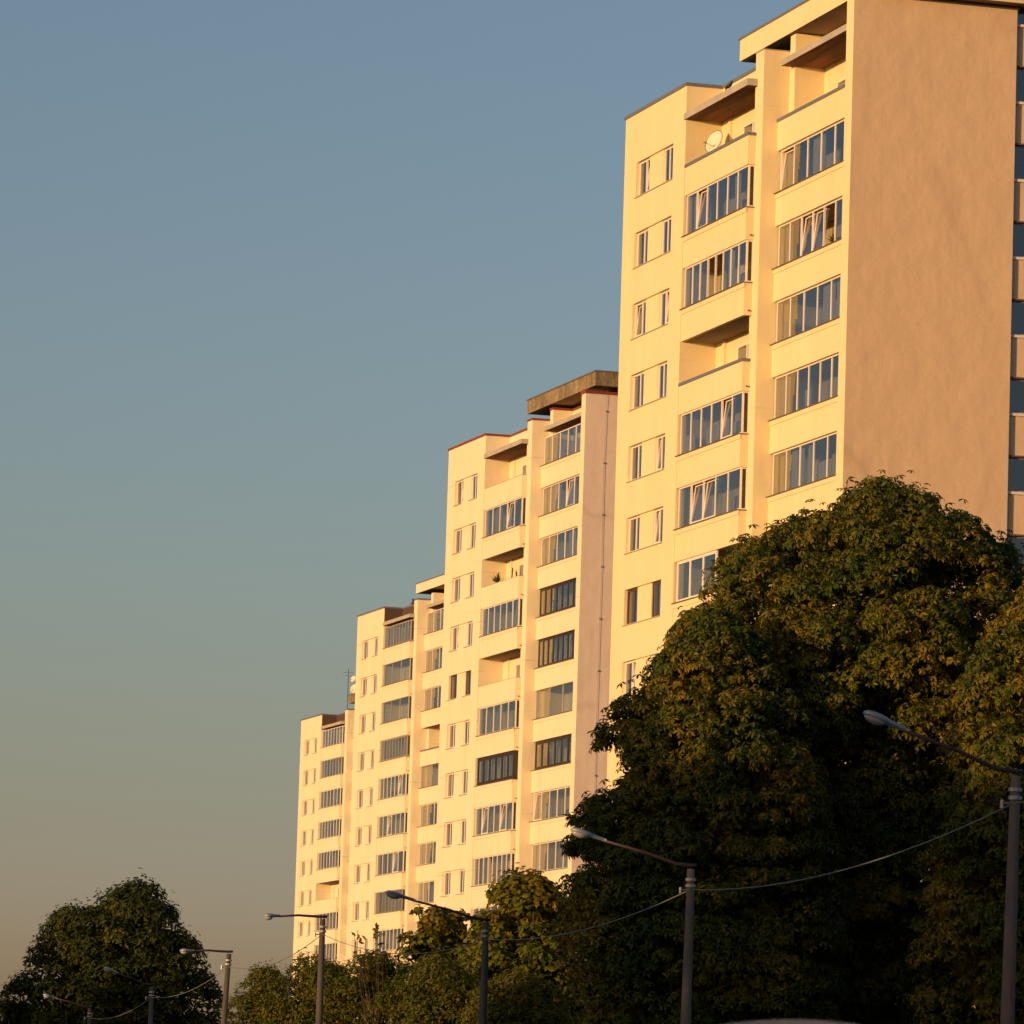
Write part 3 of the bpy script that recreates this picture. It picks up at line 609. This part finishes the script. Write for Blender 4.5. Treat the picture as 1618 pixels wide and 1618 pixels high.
def crown(prof, nblob, rb, nleaf, size, kind, mat, seed, lump=.16, core=.25, front=.3):
    """prof: list of (z, radius, dx, dy). Lumps of leaves over the profile of the crown, a looser fill within."""
    global RS
    RS = np.random.RandomState(seed)
    z = np.array([p[0] for p in prof]); r = np.array([p[1] for p in prof]); dx = np.array([p[2] for p in prof]); dy = np.array([p[3] for p in prof])
    zz = RS.uniform(z[0], z[-1], nblob*6); w = np.interp(zz, z, r)+.3*rb; zz = zz[RS.uniform(0, w.max(), len(zz)) < w][:nblob]
    n = len(zz); th = RS.uniform(0, 2*np.pi, n); ph_ = RS.uniform(0, 6.28, 4)
    br = rb*RS.uniform(.42, 1.5, n)
    fr = RS.uniform(0, 1, n) < front; th = np.where(fr, -np.pi/2+RS.uniform(-1.75, 1.75, n), th)
    R_ = np.interp(zz, z, r)*(1+lump*np.sin(3*th+ph_[0]+zz*.5)+lump*.7*np.sin(5*th+ph_[1]-zz*.9))
    inner = RS.uniform(0, 1, n) < core
    rad = np.where(inner, R_*RS.uniform(0, .7, n), np.maximum(R_-br*.75, 0))
    C = np.stack([np.interp(zz, z, dx)+rad*np.cos(th), np.interp(zz, z, dy)+rad*np.sin(th), zz], 1)
    wt = br**2; cnt = np.maximum(8, (nleaf*wt/wt.sum()).astype(int))
    P, Nn = [], []
    for c, b_, m in zip(C, br, cnt):
        u = RS.normal(size=(m, 3)); u /= np.linalg.norm(u, axis=1, keepdims=True); u[:, 2] = np.where(u[:, 2] < -.35, -u[:, 2]*.6, u[:, 2])
        rr = b_*RS.uniform(.55, 1.05, (m, 1))**.6
        p = c+u*rr*np.array([1.05, 1.05, .72]); P.append(p); Nn.append(u*.8+np.array([0, 0, .55])+RS.normal(size=(m, 3))*.35)
    P = np.concatenate(P); Nn = np.concatenate(Nn)
    # a few stray shoots reaching out of the outline
    ns = int(len(P)*.05); i = RS.randint(0, len(C), ns); u = RS.normal(size=(ns, 3)); u /= np.linalg.norm(u, axis=1, keepdims=True); u[:, 2] = abs(u[:, 2])
    P = np.concatenate([P, C[i]+u*br[i][:, None]*RS.uniform(.95, 1.18, (ns, 1))]); Nn = np.concatenate([Nn, u+np.array([0, 0, .3])])
    # leaves deep inside, where only depth is seen between the clumps
    nf_ = int(nleaf*.16); zf = RS.uniform(z[0], z[-1], nf_); tf = RS.uniform(0, 2*np.pi, nf_); rf = np.maximum(np.interp(zf, z, r)-rb*1.3, 0)*np.sqrt(RS.uniform(0, 1, nf_))
    PF = np.stack([np.interp(zf, z, dx)+rf*np.cos(tf), np.interp(zf, z, dy)+rf*np.sin(tf), zf], 1)
    V = np.concatenate([scatter(leaf_template(kind), P, Nn, size), scatter(leaf_template(kind), PF, RS.normal(size=(nf_, 3))+np.array([0, -.6, .3]), size*1.45)])
    return np_mesh('crown', V, 0, mat), C
def make_tree(name, loc, prof, nblob, rb, nleaf, size, kind, mat, seed, label, trunk_r=.35, group=None, lump=.16, core=.25):
    t = thing(name, loc, 0, label, 'tree', group)
    me, C = crown(prof, nblob, rb, nleaf, size, kind, mat, seed, lump, core)
    tag(link('crown', me, t), None, None, kind='stuff')
    top = prof[-1][0]; zb = prof[0][0]
    b = MB(); pts = [(0, 0, -.1)]+[(random.uniform(-.15, .15)+np.interp(top*f_, [p[0] for p in prof], [p[2] for p in prof])*f_, np.interp(top*f_, [p[0] for p in prof], [p[3] for p in prof])*f_, top*f_) for f_ in (.15, .35, .55, .75, .92)]
    b.tube(pts, [trunk_r*1.3, trunk_r, trunk_r*.8, trunk_r*.55, trunk_r*.3, trunk_r*.08], 10); link('trunk', b.mesh('trunk', MT['bark'], True), t)
    l = MB(); idx_ = RS.choice(len(C), min(len(C), 30), replace=False)
    for i in idx_:
        c = Vector(C[i]); zz_ = max(zb*.6, c.z*.55+random.uniform(-.5, .5)); p0 = Vector((0, 0, zz_)); m_ = p0.lerp(c, .5)+Vector((0, 0, random.uniform(-.3, .5)))
        l.tube([p0, m_, c], [trunk_r*.28, trunk_r*.16, .03], 5, cap=False)
    link('limbs', l.mesh('limbs', MT['bark'], True), t)
    return t
def PX(x, y, Y):
    """world point seen at photograph position (x, y) at distance Y"""
    dx, dy = x-809, y-809; u = dx*cr+dy*sr; v = -dx*sr+dy*cr; cp, sp_ = math.cos(PITCH), math.sin(PITCH)
    r = (u, F_PX*cp+v*sp_, F_PX*sp_-v*cp); k = Y/r[1]; return Vector((r[0]*k, Y, CAMZ+r[2]*k))
def px_prof(Y, rows, xb):
    """rows: (y, x_left, x_right) outline rows, top first -> base x and profile"""
    base = PX(xb, 1860, Y); pr = []
    for y, xl, xr in rows:
        a, c = PX(xl, y, Y), PX(xr, y, Y); pr.append(((a.z+c.z)/2, (c.x-a.x)/2, (a.x+c.x)/2-base.x, 0.0))
    pr.sort(); return (base.x, Y, 0), pr
# chestnuts
loc, pr = px_prof(152, [(772, 1380, 1400), (798, 1325, 1480), (828, 1270, 1545), (862, 1180, 1590), (900, 1140, 1635), (960, 1090, 1665), (1030, 1055, 1690), (1150, 1030, 1690), (1300, 1060, 1660), (1450, 1080, 1640), (1600, 1130, 1600), (1700, 1250, 1480)], 1370)
make_tree('chestnut_tree', loc, pr, 900, .68, 78000, .185, 'palmate', MT['leaf_chestnut'], 3, 'tallest horse chestnut, its sunlit crown peaking in front of the nearest gable', .5, lump=.04, core=.36)
loc, pr = px_prof(146, [(985, 1100, 1150), (1025, 1055, 1200), (1075, 1008, 1240), (1135, 965, 1280), (1190, 945, 1290), (1240, 932, 1310), (1330, 898, 1330), (1420, 892, 1330), (1550, 895, 1320), (1680, 920, 1290), (1760, 1000, 1200)], 1100)
make_tree('chestnut_tree', loc, pr, 720, .68, 58000, .185, 'palmate', MT['leaf_chestnut'], 5, 'shaded horse chestnut filling the lower middle right, left shoulder of the big green mass', .42, lump=.04, core=.36)
loc, pr = px_prof(143, [(890, 1640, 1700), (950, 1590, 1760), (1050, 1545, 1800), (1200, 1490, 1840), (1350, 1460, 1860), (1500, 1450, 1860), (1650, 1480, 1830), (1750, 1560, 1760)], 1660)
make_tree('chestnut_tree', loc, pr, 520, .7, 40000, .19, 'palmate', MT['leaf_chestnut'], 8, 'horse chestnut cut by the right edge of the picture behind the nearest lamp', .42, lump=.08, core=.36)
# maples and shrubs in the middle
loc, pr = px_prof(190, [(1392, 790, 870), (1412, 765, 895), (1455, 750, 930), (1530, 735, 940), (1620, 740, 930), (1700, 760, 910), (1760, 800, 860)], 835)
make_tree('maple_tree', loc, pr, 280, .58, 28000, .16, 'lobed', MT['leaf_maple'], 12, 'yellow-green sunlit maple beside the dark chestnut, behind the third lamp', .25, lump=.08, core=.36)
loc, pr = px_prof(196, [(1442, 662, 745), (1470, 640, 772), (1505, 640, 775), (1540, 625, 780), (1640, 620, 780), (1740, 680, 720)], 700)
make_tree('maple_tree', loc, pr, 160, .5, 16000, .16, 'lobed', MT['leaf_maple'], 14, 'thin orange-green maple with gaps, directly under the arm of the third lamp', .2)
loc, pr = px_prof(285, [(1408, 190, 245), (1432, 125, 265), (1455, 92, 292), (1500, 58, 320), (1550, 28, 340), (1600, -12, 348), (1680, -20, 350), (1750, 40, 300)], 190)
LIND = make_tree('linden_tree', loc, pr, 420, .9, 46000, .25, 'spray', MT['leaf_linden'], 21, 'broad dark linden standing alone at the left with a warm sunlit patch', .45, lump=.05, core=.4)
k = 0
for (Y, xl, xr, top, lab) in ((205, 355, 490, 1540, 'leftmost green shrub of the low belt, its left side against the sky'), (200, 430, 580, 1520, 'shrub at the foot of the farthest block, behind the fourth lamp post'),
        (196, 520, 680, 1512, 'broad reddish-green shrub between the fourth lamp post and the thin maple'), (187, 610, 790, 1530, 'dark low shrub in front of the thin maple'), (180, 730, 910, 1550, 'dark low shrub at the foot of the third lamp')):
    h_ = 1865-top; w_ = (xr-xl)/2; c_ = (xl+xr)/2
    loc, pr = px_prof(Y, [(top, c_-w_*.35, c_+w_*.3), (top+20, c_-w_*.7, c_+w_*.7), (top+60, xl, xr), (top+130, xl-15, xr+15), (top+230, xl, xr), (1850, c_-w_*.5, c_+w_*.5)], c_)
    t = make_tree('shrub', loc, pr, 260, .5, 34000, .14, 'pair', MT['leaf_shrub'], 30+k, lab, .12, 'low shrubs below the towers'); t['category'] = 'shrub'; k += 1
# thin twiggy sapling
tsp = thing('sapling', PX(585, 1860, 194), 0, 'thin twiggy sapling with few leaves in front of the third block', 'young tree'); base = PX(585, 1860, 194); tsp.location = (base.x, base.y, 0)
b = MB(); tips = []
for i in range(14):
    top = PX(random.uniform(556, 612), random.uniform(1462, 1525), 194); top.y += random.uniform(-.6, .6); p0 = Vector((0, 0, random.uniform(4.5, 6.5))); tp = Vector((top.x-base.x, top.y-base.y, top.z)); tips.append(tp)
    b.tube([p0, p0.lerp(tp, .5)+Vector((random.uniform(-.15, .15), 0, .1)), tp], [.018, .011, .006], 4)
b.tube([(0, 0, 0), (0, 0, 6.6)], [.07, .04], 6); link('trunk', b.mesh('trunk', MT['bark']), tsp)
TP = np.array([tuple(t.lerp(Vector((0, 0, t.z-.8)), random.uniform(0, .5))) for t in tips for _ in range(3)]); tag(link('crown', np_mesh('crown', scatter(leaf_template('lobed'), TP, RS.normal(size=TP.shape)+np.array([0, 0, .5]), .16), 0, MT['leaf_shrub']), tsp), None, None, kind='stuff')

# unseen lindens added across the road to the left, placed to shade the verge
OFF = []
for y_, s_ in ((-14, 1.1), (0, 1.1), (14, 1.15), (27, 1.1), (40, 1.15), (52, 1.1), (64, 1.2), (75, 1.15), (86, 1.15), (97, 1.2), (108, 1.27), (119, 1.1), (131, .88), (143, .7), (156, .68), (170, .75), (184, .95), (197, 1.1), (210, 1.0), (223, .9), (236, 1.0), (250, 1.15)):
    OFF.append((-44-max(0, y_-110)*.17+(3 if len(OFF) % 2 else -3), y_, s_))
OFF += [(-46, 103, 1.26), (-50, 112, 1.25), (-58, 92, 1.15), (-60, 106, 1.2), (-57, 78, 1.15), (-56, 60, 1.2)]
for i, (x, y, s_) in enumerate(OFF):
    c = copy_tree(LIND); c.location = (x, y, 0); c.rotation_euler = (0, 0, i*1.3); c.scale = (s_*.85, s_*.85, s_); c['label'] = 'unseen linden added across the road to the left for its shade'; c['group'] = 'unseen lindens added for shade'

# ---------------------------------------------------------------- street lamps
def lamp(px, py, Y, headx, heady, lab, foot=None, lean=0, flat=False, pm='pole_dark'):
    top = PX(px, py, Y); fx = top.x+lean
    t = thing('street_lamp', (fx, Y, 0), 0, lab, 'street lamp', 'street lamps along the road')
    T = Vector((top.x-fx, 0, top.z))
    hd = PX(headx, heady, Y-.9); hv = Vector((hd.x-fx, -.9, hd.z))
    p = MB(); dirp = T.normalized(); p.tube([(0, 0, -.1), T*.5, T*.995], [.17, .125, .085], 14); link('pole', p.mesh('pole', MT[pm], True), t)
    a = MB(); k1 = T+Vector((.12, .05, .04)); k2 = T+Vector((-.35, -.12, .06 if not flat else .03)); ad = (hv-k2)
    a.tube([k1, T+Vector((0, 0, .03)), k2, k2+ad*.30+Vector((0, 0, .03)), k2+ad*.74], [.045, .045, .042, .036, .03], 8); link('arm', a.mesh('arm', MT['armdark'], True), t)
    c = MB()
    for dz in (.28, .42): c.tube([T-dirp*(dz+.03), T-dirp*(dz-.03)], .12, 12)
    c.tube([T-dirp*.5, T-dirp*.5+Vector((-.22, -.05, -.02))], .02, 5); c.tube([T-dirp*.5+Vector((-.22, -.05, .04)), T-dirp*.5+Vector((-.22, -.05, -.10))], .035, 6)
    link('cable_clamp', c.mesh('cable_clamp', MT['metal']), t)
    # head: tapering neck, oval housing and drop glass
    d = ad.normalized(); side = d.cross(Vector((0, 0, 1))).normalized(); upv = side.cross(d).normalized(); hb = MB()
    st = k2+ad*.70; L = (hv-st).length+.12
    secs = [(0, .03, .03), (.10, .045, .04), (.44, .06, .05), (.50, .10, .06), (.64, .14, .075), (.84, .145, .075), (.95, .11, .055), (1.0, .05, .025)]
    def loft(secs, zoff, mb, z_sq=1):
        rings = []
        for f_, w, h_ in secs:
            n = len(mb.v); ctr = st+d*L*f_+upv*zoff
            for j in range(12):
                an = 2*math.pi*j/12; mb.v.append(tuple(ctr+side*math.cos(an)*w+upv*math.sin(an)*h_*z_sq))
            rings.append(n)
        for i in range(len(rings)-1):
            for j in range(12):
                mb.f.append((rings[i]+j, rings[i]+(j+1) % 12, rings[i+1]+(j+1) % 12, rings[i+1]+j)); mb.m.append(0)
        mb.f.append(tuple(rings[0]+j for j in range(12))); mb.m.append(0); mb.f.append(tuple(rings[-1]+j for j in range(12))); mb.m.append(0)
    loft(secs, .02, hb); link('lamp_head', hb.mesh('lamp_head', MT['lamphead'], True), t)
    gb = MB(); loft([(.52, .03, .02), (.6, .10, .06), (.75, .125, .085), (.88, .10, .06), (.96, .03, .02)], -.035, gb); link('lamp_glass', gb.mesh('lamp_glass', MT['lampglass'], True), t)
    att = Vector((fx, Y, 0))+T-dirp*.5
    return att
L1 = lamp(1605, 1222, 92, 1375, 1131, 'nearest and largest street lamp, its pole at the right edge', lean=-.12, pm='pole')
L2 = lamp(1092, 1370, 121, 910, 1314, 'second street lamp, its head hanging before the edge of the dark chestnut', lean=-.06, pm='pole')
L3 = lamp(768, 1455, 149, 616, 1412, 'third street lamp, its arm crossing the thin maple', lean=.0)
L4 = lamp(510, 1450, 166, 423, 1448, 'fourth street lamp, its level arm crossing the edge of the farthest block', flat=True)
L5 = lamp(362, 1505, 193, 290, 1503, 'slightly leaning street lamp against the sky, right of the lone linden', lean=-.35, flat=True)
L6 = lamp(240, 1557, 230, 168, 1531, 'small street lamp with its pole in front of the lone linden')
L7 = lamp(142, 1592, 262, 72, 1573, 'farthest street lamp, only its pale head showing before the lone linden')
def wire(p, q, sag, lab, r=.011):
    b = MB(); pts = []
    for i in range(25):
        f_ = i/24; v = p.lerp(q, f_); pts.append((v.x, v.y, v.z-4*sag*f_*(1-f_)))
    b.tube(pts, r, 5); tag(link('overhead_cable', b.mesh('overhead_cable', MT['cable']), None), lab, 'cable', 'cables between the street lamps')
wire(L1, L2, .42, 'sagging overhead cable from the nearest lamp to the second lamp')
wire(L2, L3, .36, 'sagging overhead cable from the second lamp to the third lamp', .012)
wire(L3, L4, .5, 'overhead cable between the third lamp and the fourth lamp')
wire(L4, L5, .42, 'overhead cable against the sky from the fourth lamp to the leaning lamp', .013)
wire(L5, L6, .35, 'overhead cable from the leaning lamp into the lone linden', .013)
wire(L6, L7, .35, 'farthest overhead cable in front of the lone linden', .013)
pE = Vector((road_x(60)+1.8, 60, 7.5)); wire(L1, Vector((12.8, 66, 8.6)), .4, 'overhead cable running out of the picture from the nearest lamp')

# ---------------------------------------------------------------- white van, only its roof in the picture
def van():
    p = PX(1272, 1611, 30); t = thing('parked_van', (p.x, 30, 0), 0, 'white van at the bottom edge, only the curve of its roof showing', 'van')
    white = plain('van_paint', (.66, .74, .86), .3); dark = plain('van_glass', (.02, .02, .025), .1); tyre = plain('tyre', (.02, .02, .02), .9); red = plain('tail_red', (.35, .02, .02), .3)
    HT = p.z; prof = []
    for i in range(15):      # cross-section of the body, crowned roof
        x = -.95+1.9*i/14; prof.append((x*(1 if abs(x) < .8 else .98), HT-.030*(x/.36)**2*.85 if abs(x) < .8 else HT-.13-.9*(abs(x)-.8)))
    sec = [(-.98, .35), (-1.0, 1.0), (-.98, HT-.5)]+prof+[(.98, HT-.5), (1.0, 1.0), (.98, .35)]
    b = MB(); rows = [(0, 1.0), (3.6, 1.0), (4.1, .82), (4.5, .5)]; rings = []
    for y, f_ in rows:
        n = len(b.v); b.v += [(x, y, .35+(z_-.35)*f_) for x, z_ in sec]; rings.append(n)
    m_ = len(sec)
    for i in range(len(rings)-1):
        for j in range(m_):
            b.f.append((rings[i]+j, rings[i]+(j+1) % m_, rings[i+1]+(j+1) % m_, rings[i+1]+j)); b.m.append(0)
    b.f.append(tuple(rings[0]+j for j in range(m_))); b.m.append(0); b.f.append(tuple(rings[-1]+j for j in range(m_))[::-1]); b.m.append(0)
    link('body', b.mesh('body', white, True), t)
    for x in (-.45, .45): link('rear_window', MB().box(x-.35, x+.35, -.02, -.004, 1.35, 1.95).mesh('rear_window', dark), t)
    for x in (-.9, .9):
        for y in (.9, 3.5):
            w = MB(); w.tube([(x-.1, y, .33), (x+.1, y, .33)], .33, 18); link('wheel', w.mesh('wheel', tyre), t)
        link('tail_light', MB().box(x-.06, x+.06, -.025, -.004, .9, 1.25).mesh('tail_light', red), t)
    link('bumper', MB().box(-.95, .95, -.12, -.005, .38, .58).mesh('bumper', tyre), t)
van()
